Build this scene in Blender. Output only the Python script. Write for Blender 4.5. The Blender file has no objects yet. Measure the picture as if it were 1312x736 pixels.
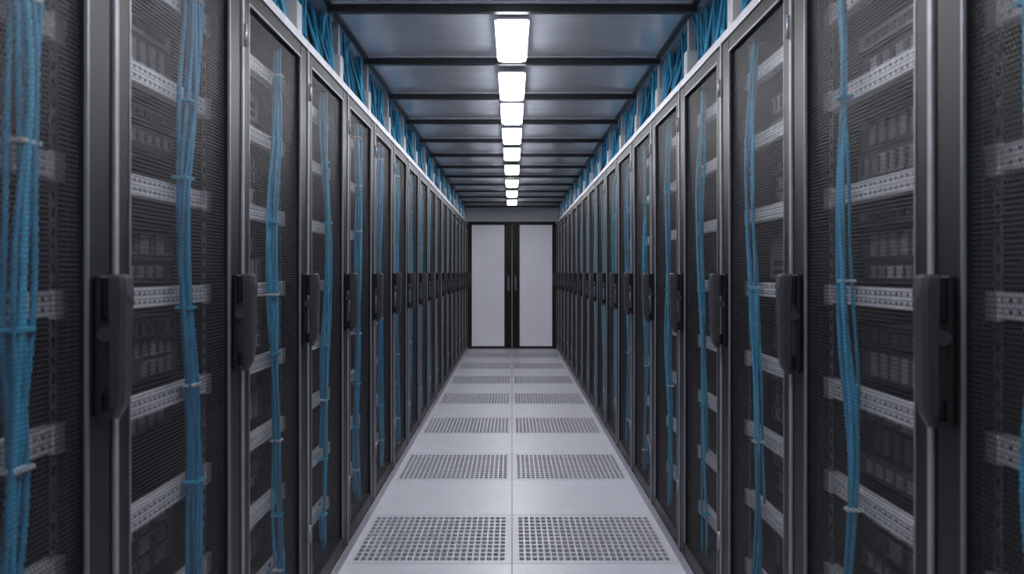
import bpy, math, random
from mathutils import Vector
random.seed(7)
H=1.046; W=0.6; YEND=11.70; RT=1.724; BARZ=H+0.875; CEIL=BARZ+.024
scene=bpy.context.scene

# ---------------------------------------------------------------- materials
def mat(name,col,rough=.5,metal=0.0,noise=0.0,nscale=20,bump=0.0,emit=None,estr=0,spec=.5,stretch=None,coat=0):
    m=bpy.data.materials.new(name); m.use_nodes=True
    nt=m.node_tree; b=nt.nodes['Principled BSDF']
    b.inputs['Base Color'].default_value=(*col,1)
    b.inputs['Roughness'].default_value=rough
    b.inputs['Metallic'].default_value=metal
    b.inputs['Specular IOR Level'].default_value=spec
    b.inputs['Coat Weight'].default_value=coat
    if emit:
        b.inputs['Emission Color'].default_value=(*emit,1); b.inputs['Emission Strength'].default_value=estr
    if noise or bump:
        tc=nt.nodes.new('ShaderNodeTexCoord'); mp=nt.nodes.new('ShaderNodeMapping')
        if stretch: mp.inputs['Scale'].default_value=stretch
        n=nt.nodes.new('ShaderNodeTexNoise'); n.inputs['Scale'].default_value=nscale; n.inputs['Detail'].default_value=4
        nt.links.new(tc.outputs['Object'],mp.inputs[0]); nt.links.new(mp.outputs[0],n.inputs['Vector'])
        if noise:
            r=nt.nodes.new('ShaderNodeValToRGB')
            r.color_ramp.elements[0].position=.3; r.color_ramp.elements[1].position=.7
            r.color_ramp.elements[0].color=(*[c*(1-noise) for c in col],1)
            r.color_ramp.elements[1].color=(*[min(1,c*(1+noise)) for c in col],1)
            nt.links.new(n.outputs['Fac'],r.inputs[0]); nt.links.new(r.outputs[0],b.inputs['Base Color'])
        if bump:
            bp=nt.nodes.new('ShaderNodeBump'); bp.inputs['Strength'].default_value=bump; bp.inputs['Distance'].default_value=.01
            nt.links.new(n.outputs['Fac'],bp.inputs['Height']); nt.links.new(bp.outputs[0],b.inputs['Normal'])
    return m

M_black=mat('black_powder_coat',(.013,.013,.016),.45,0,.15,60,.02,spec=.24)
M_edge=mat('satin_aluminium',(.34,.34,.38),.42,.7,.1,30,0)
M_seam=mat('seam_sheen_strip',(.34,.34,.38),.5,.5,.1,30,0)  # silver colour stands in for grazing reflections on the black posts
M_top=mat('brushed_top_rail',(.58,.58,.63),.45,.5,.1,30,0)
M_dark=mat('interior_black',(.016,.016,.020),.6,0,.2,15)
M_rail=mat('galvanised_steel',(.70,.70,.76),.5,.15,.10,60)
M_up=mat('upright_grey',(.28,.28,.32),.5,.3,.1,40)
M_srv=mat('server_black',(.065,.065,.076),.45,.1,.2,30)
M_bay=mat('drive_bay_grey',(.28,.28,.33),.4,.3,.2,60)
M_bay2=mat('drive_bay_light',(.52,.52,.58),.4,.3,.2,60)
M_blue=mat('blue_cable_jacket',(.06,.44,.70),.5,0,.15,30,spec=.3)
M_blue2=mat('blue_cable_jacket_deep',(.04,.29,.52),.5,0,.15,30,spec=.3)
M_tie=mat('cable_tie_white',(.6,.7,.75),.5,0,.1,30)
M_floor=mat('floor_tile_laminate',(.55,.55,.62),.36,0,.05,9,.01)
M_floorp=mat('perforated_tile_coat',(.49,.49,.56),.40,0,.04,12)
M_void=mat('underfloor_dark',(.03,.03,.035),.8,0,.1,5)
M_ceil=mat('ceiling_metal_sheet',(.80,.86,.94),.20,.40,.08,3,.06,stretch=(1,6,1))
M_bar=mat('crossbar_dark',(.035,.036,.044),.4,.2,.1,20)
M_wall=mat('wall_paint',(.68,.68,.73),.6,0,.05,5)
M_dkwall=mat('side_wall_dark',(.06,.06,.07),.7,0,.1,5)
M_white=mat('lamp_housing_white',(.75,.75,.78),.4,0,.03,30)
M_glass=mat('frosted_door_panel',(.67,.67,.74),.35,0,.03,2.5,emit=(.66,.67,.77),estr=.14)  # slight emission stands in for light from a room behind the glass
M_handle=mat('handle_black_plastic',(.042,.042,.050),.36,0,.1,80,.02,spec=.5)
M_steel=mat('steel_lock',(.16,.16,.17),.35,.9,.05,50)

# lamp diffuser (prismatic)
M_lamp=bpy.data.materials.new('lamp_diffuser'); M_lamp.use_nodes=True
nt=M_lamp.node_tree; nt.nodes.clear()
o=nt.nodes.new('ShaderNodeOutputMaterial'); e=nt.nodes.new('ShaderNodeEmission'); e.inputs['Color'].default_value=(.96,.97,1,1)
tc=nt.nodes.new('ShaderNodeTexCoord'); wv=nt.nodes.new('ShaderNodeTexWave'); wv.inputs['Scale'].default_value=14; wv.bands_direction='X'
mr=nt.nodes.new('ShaderNodeMapRange'); mr.inputs['To Min'].default_value=30; mr.inputs['To Max'].default_value=44
nt.links.new(tc.outputs['Object'],wv.inputs['Vector']); nt.links.new(wv.outputs['Fac'],mr.inputs['Value'])
nt.links.new(mr.outputs[0],e.inputs['Strength']); nt.links.new(e.outputs[0],o.inputs[0])
M_skirt=mat('lamp_side_diffuser',(.8,.8,.82),.4,0,.02,20,emit=(.95,.97,1),estr=16)

# perforated door mesh : staggered round holes
M_mesh=bpy.data.materials.new('perforated_steel_mesh'); M_mesh.use_nodes=True
nt=M_mesh.node_tree; b=nt.nodes['Principled BSDF']
b.inputs['Base Color'].default_value=(.055,.055,.066,1); b.inputs['Roughness'].default_value=.5; b.inputs['Metallic'].default_value=.3
out=nt.nodes['Material Output']
tc=nt.nodes.new('ShaderNodeTexCoord'); sp=nt.nodes.new('ShaderNodeSeparateXYZ'); nt.links.new(tc.outputs['Object'],sp.inputs[0])
P1=.0080; P2=P1*1.732; R=.00328
def lattice(off):
    ds=[]
    for ax,p in (('Y',P1),('Z',P2)):
        a=nt.nodes.new('ShaderNodeMath'); a.operation='MULTIPLY_ADD'; a.inputs[1].default_value=1/p; a.inputs[2].default_value=off+50
        nt.links.new(sp.outputs[ax],a.inputs[0])
        f=nt.nodes.new('ShaderNodeMath'); f.operation='FRACT'; nt.links.new(a.outputs[0],f.inputs[0])
        s=nt.nodes.new('ShaderNodeMath'); s.operation='MULTIPLY_ADD'; s.inputs[1].default_value=p; s.inputs[2].default_value=-p/2
        nt.links.new(f.outputs[0],s.inputs[0])
        q=nt.nodes.new('ShaderNodeMath'); q.operation='MULTIPLY'; nt.links.new(s.outputs[0],q.inputs[0]); nt.links.new(s.outputs[0],q.inputs[1])
        ds.append(q)
    ad=nt.nodes.new('ShaderNodeMath'); ad.operation='ADD'; nt.links.new(ds[0].outputs[0],ad.inputs[0]); nt.links.new(ds[1].outputs[0],ad.inputs[1])
    return ad
l1=lattice(0); l2=lattice(.5)
mn=nt.nodes.new('ShaderNodeMath'); mn.operation='MINIMUM'; nt.links.new(l1.outputs[0],mn.inputs[0]); nt.links.new(l2.outputs[0],mn.inputs[1])
lt=nt.nodes.new('ShaderNodeMath'); lt.operation='LESS_THAN'; lt.inputs[1].default_value=R*R; nt.links.new(mn.outputs[0],lt.inputs[0])
tr=nt.nodes.new('ShaderNodeBsdfTransparent'); mx=nt.nodes.new('ShaderNodeMixShader')
nt.links.new(lt.outputs[0],mx.inputs[0]); nt.links.new(b.outputs[0],mx.inputs[1]); nt.links.new(tr.outputs[0],mx.inputs[2]); nt.links.new(mx.outputs[0],out.inputs[0])

# ---------------------------------------------------------------- mesh builder
class MB:
    def __init__(s): s.v=[];s.f=[];s.m=[];s.mats=[];s.sm=[]
    def mi(s,m):
        if m not in s.mats: s.mats.append(m)
        return s.mats.index(m)
    def face(s,idx,m,smooth=False): s.f.append(idx); s.m.append(s.mi(m)); s.sm.append(smooth)
    def box(s,x0,x1,y0,y1,z0,z1,m):
        n=len(s.v)
        s.v+=[(x0,y0,z0),(x1,y0,z0),(x1,y1,z0),(x0,y1,z0),(x0,y0,z1),(x1,y0,z1),(x1,y1,z1),(x0,y1,z1)]
        for f in ((0,3,2,1),(4,5,6,7),(0,1,5,4),(1,2,6,5),(2,3,7,6),(3,0,4,7)): s.face([n+i for i in f],m)
    def cbox(s,x0,x1,y0,y1,z0,z1,c,m):
        def ring(i,z):
            a=c-i
            return [(x0+a,y0+i,z),(x1-a,y0+i,z),(x1-i,y0+a,z),(x1-i,y1-a,z),(x1-a,y1-i,z),(x0+a,y1-i,z),(x0+i,y1-a,z),(x0+i,y0+a,z)]
        n=len(s.v)
        k=c*.6
        R=[ring(k,z0),ring(0,z0+k),ring(0,z1-k),ring(k,z1)]
        for r in R: s.v+=r
        for j in range(3):
            for i in range(8):
                s.face([n+j*8+i,n+j*8+(i+1)%8,n+(j+1)*8+(i+1)%8,n+(j+1)*8+i],m)
        s.face([n+i for i in range(7,-1,-1)],m); s.face([n+24+i for i in range(8)],m)
    def tube(s,pts,r,m,n=6):
        st=len(s.v); pts=[Vector(p) for p in pts]
        for i,p in enumerate(pts):
            t=(pts[min(i+1,len(pts)-1)]-pts[max(i-1,0)]).normalized()
            a=t.cross(Vector((1,.13,.07)) if abs(t.x)<.9 else Vector((0,1,0))).normalized(); b_=t.cross(a)
            rr=r[i] if isinstance(r,list) else r
            for k in range(n):
                q=p+a*math.cos(2*math.pi*k/n)*rr+b_*math.sin(2*math.pi*k/n)*rr
                s.v.append(tuple(q))
        for i in range(len(pts)-1):
            for k in range(n):
                s.face([st+i*n+k,st+i*n+(k+1)%n,st+(i+1)*n+(k+1)%n,st+(i+1)*n+k],m,True)
        s.face([st+k for k in range(n-1,-1,-1)],m); s.face([st+(len(pts)-1)*n+k for k in range(n)],m)
    def loft(s,rings,m,mcap=None):
        st=len(s.v); n=len(rings[0])
        for r in rings: s.v+=r
        for i in range(len(rings)-1):
            for k in range(n): s.face([st+i*n+k,st+i*n+(k+1)%n,st+(i+1)*n+(k+1)%n,st+(i+1)*n+k],m)
        s.face([st+k for k in range(n-1,-1,-1)],mcap or m); s.face([st+(len(rings)-1)*n+k for k in range(n)],m)
    def perf(s,P,U,V,nu,nv,hu,hv,D,m,mh):
        P=Vector(P);U=Vector(U);V=Vector(V);D=Vector(D)
        for i in range(nu):
            for j in range(nv):
                o_=P+U*(i/nu)+V*(j/nv); u=U/nu; v=V/nv
                a=(1-hu)/2; b_=(1-hv)/2
                n=len(s.v)
                outer=[o_,o_+u,o_+u+v,o_+v]
                inner=[o_+u*a+v*b_,o_+u*(1-a)+v*b_,o_+u*(1-a)+v*(1-b_),o_+u*a+v*(1-b_)]
                s.v+=[tuple(q) for q in outer+inner+[q+D for q in inner]]
                for k in range(4):
                    k2=(k+1)%4
                    s.face([n+k,n+k2,n+4+k2,n+4+k],m); s.face([n+4+k,n+4+k2,n+8+k2,n+8+k],mh)
    def mesh(s,name,sx=1):
        me=bpy.data.meshes.new(name)
        v=[(x*sx,y,z) for x,y,z in s.v]; f=s.f if sx>0 else [l[::-1] for l in s.f]
        me.from_pydata(v,[],f)
        for m in s.mats: me.materials.append(m)
        me.polygons.foreach_set('material_index',s.m); me.polygons.foreach_set('use_smooth',s.sm); me.update()
        return me
def obj(name,me,parent=None,loc=(0,0,0)):
    o=bpy.data.objects.new(name,me); scene.collection.objects.link(o); o.location=loc
    if parent: o.parent=parent
    return o
def empty(name,loc=(0,0,0)):
    o=bpy.data.objects.new(name,None); scene.collection.objects.link(o); o.location=loc; o.empty_display_size=.2
    return o

# ---------------------------------------------------------------- room
YB=-1.9; XW=1.46
f=MB()
f.box(-XW,XW,YB,YEND+.1,-.12,-.06,M_void)
f.box(-XW,-W,YB,YEND+.1,-.06,0,M_floorp); f.box(W,XW,YB,YEND+.1,-.06,0,M_floorp)
T=.62; y0=3.075-T*8
k=0
while y0<YEND+.05:
    y1=min(y0+T,YEND+.05)
    for sx in (-1,1):
        xa,xb=(-W,-.0015) if sx<0 else (.0015,W)
        g=.0015
        if k%2==0 and y1-y0>.3:
            mx_,my_=.022,.028
            ya,yb=y0+g,y1-g
            f.box(xa,xb,ya,ya+my_,-.03,0,M_floorp); f.box(xa,xb,yb-my_,yb,-.03,0,M_floorp)
            f.box(xa,xa+mx_,ya+my_,yb-my_,-.03,0,M_floorp); f.box(xb-mx_,xb,ya+my_,yb-my_,-.03,0,M_floorp)
            f.perf((xa+mx_,ya+my_,0),(xb-xa-2*mx_,0,0),(0,yb-ya-2*my_,0),23,12,.70,.72,(0,0,-.010),M_floorp,M_floorp)
        else:
            f.box(xa,xb,y0+g,y1-g,-.03,0,M_floor)
    y0+=T;k+=1
obj('floor',f.mesh('floor'))

for nm,x0,x1 in (('wall_left',-XW-.1,-XW),('wall_right',XW,XW+.1)):
    w=MB(); w.box(x0,x1,YB,YEND+.1,-.12,CEIL+.1,M_dkwall); obj(nm,w.mesh(nm))
w=MB(); w.box(-XW,XW,YB-.1,YB,-.12,CEIL+.1,M_wall); obj('wall_back',w.mesh('wall_back'))
DT=1.735
w=MB(); w.box(-XW,-W,YEND,YEND+.1,-.12,CEIL+.05,M_wall); w.box(W,XW,YEND,YEND+.1,-.12,CEIL+.05,M_wall)
w.box(-W,W,YEND,YEND+.1,DT,CEIL+.05,M_wall); w.box(-W,W,YEND+.08,YEND+.1,-.12,DT,M_wall)
obj('wall_far',w.mesh('wall_far'))
t=MB()
t.box(-W,-W+.022,YEND-.02,YEND+.06,0,DT,M_black); t.box(W-.022,W,YEND-.02,YEND+.06,0,DT,M_black)
t.box(-W+.022,W-.022,YEND-.02,YEND+.06,DT-.03,DT,M_black); t.box(-W+.022,W-.022,YEND-.02,YEND+.06,0,.012,M_steel)
obj('trim_1',t.mesh('door_frame'))
for n,s in ((1,-1),(2,1)):
    d=MB(); a,b_=.004,W-.024
    d.box(a,.105,YEND,YEND+.035,.014,DT-.032,M_black); d.box(b_-.028,b_,YEND,YEND+.035,.014,DT-.032,M_black)
    d.box(.105,b_-.028,YEND,YEND+.035,DT-.045,DT-.032,M_black); d.box(.105,b_-.028,YEND,YEND+.035,.014,.035,M_black)
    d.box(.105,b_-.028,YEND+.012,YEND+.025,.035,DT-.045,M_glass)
    d.cbox(.035,.06,YEND-.008,YEND,.80,1.0,.003,M_steel)
    d.tube([(.047,YEND-.005,.92),(.047,YEND-.045,.92)],.009,M_edge,8)
    d.tube([(.047,YEND-.045,.955),(.047,YEND-.045,.79)],.009,M_edge,8)
    obj('door_%d'%n,d.mesh('door_leaf',s))

# ceiling
c=MB(); c.box(-XW,XW,YB,YEND+.1,CEIL,CEIL+.06,M_ceil); ceil=obj('ceiling',c.mesh('ceiling'))
cb=MB()
y=2.88-.72*6
while y<YEND:
    cb.box(-W-.02,W+.02,y-.010,y+.010,BARZ,CEIL,M_bar)
    cb.box(-W-.02,W+.02,y-.015,y+.015,BARZ-.004,BARZ,M_bar)
    cb.box(-W-.02,W+.02,y-.027,y-.015,CEIL-.004,CEIL,M_top)
    y+=.72
for s in (-1,1):
    cb.box(min(s*W,s*(W+.02)),max(s*W,s*(W+.02)),YB,YEND,CEIL-.010,CEIL,M_bar)
obj('crossbars',cb.mesh('crossbars'),ceil)

# lamps : white base plate + dropped prismatic diffuser with rounded corners
def rr(hx,hy,z,c,n=4):
    pts=[]
    for cx,cy,a0 in ((hx-c,hy-c,0),(-hx+c,hy-c,90),(-hx+c,-hy+c,180),(hx-c,-hy+c,270)):
        for i in range(n+1):
            a=math.radians(a0+90*i/n); pts.append((cx+c*math.cos(a),cy+c*math.sin(a),z))
    return pts
L=MB(); lw,ll=.060,.27
L.loft([rr(lw,ll,.018,.012),rr(lw,ll,.025,.012)],M_white)
L.loft([rr(lw-.012,ll-.014,0,.018),rr(lw-.006,ll-.007,.003,.018),rr(lw-.003,ll-.003,.009,.016),rr(lw-.003,ll-.003,.018,.016)],M_skirt,M_lamp)
lm=L.mesh('ceiling_light')
for yy in (-1.1,-.1,.8,1.55,2.30,3.20,3.98,4.66,5.42,6.25,7.2,8.3,9.4,10.55):
    obj('ceiling_light',lm,None,(0,yy,BARZ-.004-.025))

# ---------------------------------------------------------------- rack parts
RZ=[.22,.415,.61,.805,1.0,1.2,1.4,1.58]
def cabinet(s,P):
    m=MB(); D=.78
    m.box(.03,D,0.001,.012,.055,RT-.022,M_dark); m.box(.03,D,P-.012,P-.001,.055,RT-.022,M_dark)
    m.box(D-.01,D,.012,P-.012,.055,RT-.022,M_dark)
    m.box(.03,D,.001,P-.001,RT-.022,RT-.004,M_black); m.box(.03,D,.012,P-.012,.055,.07,M_dark)
    m.box(.004,D,.001,P-.001,0,.045,M_edge); m.box(.012,D,.001,P-.001,.045,.055,M_black)
    m.box(-.002,.03,.001,P-.001,RT-.024,RT,M_top)
    m.box(.0,.03,P-.006,P-.001,.05,RT-.024,M_black)
    m.box(-.003,.03,.001,.013,.05,RT-.024,M_seam)
    return m.mesh('cabinet',s)
def doorframe(s,P):
    m=MB(); zt,zb=RT-.028,.058
    m.cbox(0,.03,.015,.058,zb,zt,.004,M_black)
    m.cbox(0,.03,P-.078,P-.007,zb,zt,.004,M_black)
    m.box(.001,.03,.058,P-.078,zt-.035,zt,M_black); m.box(.001,.03,.058,P-.078,zb,zb+.045,M_black)
    m.box(-.001,.004,.055,.0590,zb+.045,zt-.035,M_edge); m.box(-.001,.004,P-.0790,P-.075,zb+.045,zt-.035,M_edge)
    m.box(-.001,.004,.0590,P-.0790,zt-.039,zt-.035,M_edge)
    for z in (.25,.9,1.55): m.tube([(-.005,.014,z),(-.005,.014,z+.05)],.0045,M_edge,8)
    return m.mesh('door_frame',s)
def doormesh(s,P):
    m=MB(); n=len(m.v); a,b_=.058,P-.078; z0,z1=.10,RT-.06
    m.v+=[(.012,a,z0),(.012,b_,z0),(.012,b_,z1),(.012,a,z1)]; m.face([0,3,2,1],M_mesh)
    return m.mesh('perforated_panel',s)
def handle(s,P):
    m=MB(); y=P-.045; zt=H-.005; zb=H-.208
    m.cbox(-.010,.0,y-.018,y+.018,zb,zt,.004,M_black)
    m.cbox(-.022,-.010,y-.016,y+.016,zt-.060,zt-.002,.004,M_black)
    m.cbox(-.022,-.010,y-.012,y+.012,zb+.006,zb+.034,.004,M_black)
    m.tube([(-.016,y-.018,zt-.085),(-.016,y+.018,zt-.085)],.010,M_handle,10)
    def ring(z,x0,x1,h):
        c=.006
        return [(x0+c,y-h,z),(x1-c*.5,y-h,z),(x1,y-h+c*.5,z),(x1,y+h-c*.5,z),(x1-c*.5,y+h,z),(x0+c,y+h,z),(x0,y+h-c,z),(x0,y-h+c,z)]
    prof=[(zb-.004,-.030,-.018,.009),(zb+.014,-.040,-.019,.014),(zb+.040,-.043,-.020,.016),(zb+.10,-.044,-.021,.017),
          (zt-.07,-.045,-.021,.018),(zt-.02,-.046,-.020,.019),(zt-.003,-.044,-.020,.018),(zt+.002,-.038,-.020,.014)]
    m.loft([ring(*p) for p in prof],M_handle)
    m.tube([(-.045,y,zt-.03),(-.0472,y,zt-.03)],.007,M_handle,12)
    return m.mesh('swing_handle',s)
def rails(s,P):
    m=MB(); a,b_=.03,P-.03
    for z in RZ:
        h=.032
        m.perf((.060,a,z-h/2),(0,b_-a,0),(0,0,h),26,2,.44,.38,(.002,0,0),M_rail,M_rail)
        m.box(.0625,.0635,a,b_,z-h/2,z+h/2,M_dark)
        m.box(.060,.085,a,b_,z+h/2,z+h/2+.002,M_rail)
        m.box(.060,.085,a,b_,z-h/2-.002,z-h/2,M_rail)
        m.box(.056,.066,b_-.03,b_,z-h/2-.005,z+h/2+.005,M_rail)
        m.box(.056,.066,a,a+.03,z-h/2-.005,z+h/2+.005,M_rail)
    for y in (a,b_-.022):
        m.perf((.068,y,.07),(0,.022,0),(0,0,RT-.11),1,60,.4,.5,(.003,0,0),M_up,M_dark)
    return m.mesh('shelf_rails',s)
def servers(s,P,seed):
    r=random.Random(seed); m=MB(); a,b_=.045,P-.045
    lv=[.08]+[z+.022 for z in RZ]
    for i in range(len(lv)-0):
        z0=lv[i]; z1=(RZ[i]-.022) if i<len(RZ) else RT-.06
        if z1-z0<.05: continue
        z=z0+.004
        while z<z1-.03:
            kind=r.choice('bbbpsn'); h=min(r.choice((.044,.066,.088,.13)),z1-z-.002)
            if h<.03: break
            x=.12+r.random()*.02
            if kind!='n' :
                m.box(x,.7,a,b_,z,z+h-.004,M_srv)
                if kind=='b':
                    nc=r.choice((6,8,12)); nr=max(1,int(h/.035)); ww=(b_-a-.06)/nc; hh=(h-.012)/nr
                    for c_ in range(nc):
                        for q in range(nr):
                            if r.random()<.12: continue
                            mm=M_bay2 if r.random()<.25 else M_bay
                            yy=a+.03+c_*ww; zz=z+.005+q*hh
                            m.box(x-.005,x,yy+ww*.1,yy+ww*.9,zz+hh*.1,zz+hh*.88,mm)
                            m.box(x-.008,x-.005,yy+ww*.65,yy+ww*.78,zz+hh*.2,zz+hh*.8,M_srv)
                elif kind=='p':
                    nc=12; ww=(b_-a-.08)/nc
                    m.box(x-.004,x,a+.01,b_-.01,z+.004,z+h-.008,M_bay)
                    for c_ in range(nc):
                        for q in range(2 if h>.05 else 1):
                            m.box(x-.006,x-.0035,a+.04+c_*ww+.004,a+.04+(c_+1)*ww-.004,z+.012+q*.024,z+.028+q*.024,M_srv)
                else:
                    m.box(x-.004,x,a+.02,a+.09,z+.006,z+h-.01,M_bay2)
                    for q in range(8): m.box(x-.004,x,a+.13+q*.045,a+.155+q*.045,z+.008,z+h-.012,M_bay)
            z+=h
    return m.mesh('rack_servers',s)
def cables(s,P,seed,n,rad=.0044):
    r=random.Random(seed); m=MB(); yc=.415; spread=.0021*n
    ph=r.random()*6; ph2=r.random()*6; amp=.026+.014*r.random()
    def cen(z): return yc+amp*math.sin(z*4.0+ph)+.011*math.sin(z*9+ph2)
    for i in range(n):
        off=(i-(n-1)/2)/max(1,n-1)*2*spread; dx=.030+.007*(i%3)+r.random()*.002
        p1,p2=r.random()*6,r.random()*6; zb=.10 if r.random()<.75 else r.choice((.25,.45))
        pts=[];N=44
        mix=r.random(); stray=.010 if r.random()<.7 else .022
        for k in range(N+1):
            z=zb+(1.655-zb)*k/N
            o_=off*math.cos(z*2.2+p1*.25)+stray*math.sin(z*6+p1)*math.sin(z*2+p2)+.004*math.sin(z*17+p2)
            pts.append((dx+.004*math.sin(z*6+p2),cen(z)+o_,z))
        m.tube(pts,rad*(1 if r.random()<.7 else .75),M_blue if mix<.55 else M_blue2,6)
    if r.random()<.5:
        pts=[(.05+.02*math.sin(t/12*6.28),.40+.07*math.sin(t/12*6.28),.20+.06*math.cos(t/12*6.28)) for t in range(0,12)]
        m.tube(pts,.0035,M_blue2,5)
    for z in (RZ if n>5 else RZ[::2]):
        zz=z+r.uniform(-.03,.03)
        c_=cen(zz); w_=spread*.8+.006
        m.cbox(.024,.054,c_-w_,c_+w_,zz-.003,zz+.003,.002,M_blue if r.random()<.5 else M_tie)
    return m.mesh('cable_bundle',s)
def topcables(s,P,seed):
    r=random.Random(seed); m=MB()
    for cy,n in ((.11,8),(.45,9),(.29,4)):
        for i in range(n):
            y=cy+r.uniform(-.03,.03); x=r.uniform(.010,.07); y2=cy+r.uniform(-.08,.08); x2=r.uniform(.025,.09)
            b1=r.uniform(-.03,.05)
            pts=[]
            for k in range(11):
                t=k/10; pts.append((x+(x2-x)*t+b1*math.sin(t*math.pi)*.2,y+(y2-y)*t+b1*math.sin(t*math.pi),RT-.002+(CEIL-RT-.004)*t))
            m.tube(pts,r.choice((.0045,.0058)),r.choice((M_blue,M_blue2,M_blue2)),6)
    return m.mesh('overhead_cables',s)
def bracket(s,P):
    m=MB()
    m.cbox(.012,.052,P-.06,P-.01,RT-.002,RT+.10,.003,M_white)
    m.box(.022,.045,P-.05,P-.02,RT+.10,CEIL,M_top)
    m.box(.13,.14,0,P,RT+.02,RT+.10,M_top)
    for q in range(2): m.box(.06,.13,.2+q*.25,.215+q*.25,RT+.02,RT+.03,M_top)
    for yq in (.05,.5): m.box(.13,.14,yq,yq+.02,RT-.002,RT+.02,M_top)
    return m.mesh('overhead_tray',s)

for s,base,Pn in ((1,1.22,17),(-1,1.29,17)):
    P=(YEND-.02-base)/Pn
    cab=cabinet(s,P); df=doorframe(s,P); dm=doormesh(s,P); hd=handle(s,P); rl=rails(s,P); br=bracket(s,P)
    sv=[servers(s,P,10+i+50*(s>0)) for i in range(4)]
    big=[10,9,6,7] if s<0 else [4,4,5,4]
    cbm=[cables(s,P,30+i+(100 if s>0 else 0),big[i]) for i in range(4)]
    tcm=[topcables(s,P,60+i+s) for i in range(3)]
    for k in range(-3,Pn):
        e=empty('server_rack',(s*W,base+k*P,0))
        obj('cabinet',cab,e); obj('door_frame',df,e); obj('perforated_panel',dm,e); obj('swing_handle',hd,e)
        obj('shelf_rails',rl,e); obj('rack_servers',sv[k%4],e)
        obj('cable_bundle',cbm[(k+1)%4],e)
        obj('overhead_cables',tcm[k%3],e); obj('overhead_tray',br,e)

# ---------------------------------------------------------------- world, camera
w=bpy.data.worlds.new('world'); scene.world=w; w.use_nodes=True
w.node_tree.nodes['Background'].inputs[0].default_value=(.5,.5,.6,1); w.node_tree.nodes['Background'].inputs[1].default_value=.05
cd=bpy.data.cameras.new('camera'); cam=bpy.data.objects.new('camera',cd); scene.collection.objects.link(cam)
cam.location=(0,0,H); cam.rotation_euler=(math.pi/2,0,0)
cd.sensor_width=36; cd.lens=1099/1312*36; cd.shift_y=-19/1312; cd.clip_start=.02
cd.dof.use_dof=True; cd.dof.focus_distance=3.6; cd.dof.aperture_fstop=5.0
scene.camera=cam
scene.view_settings.view_transform='Standard'
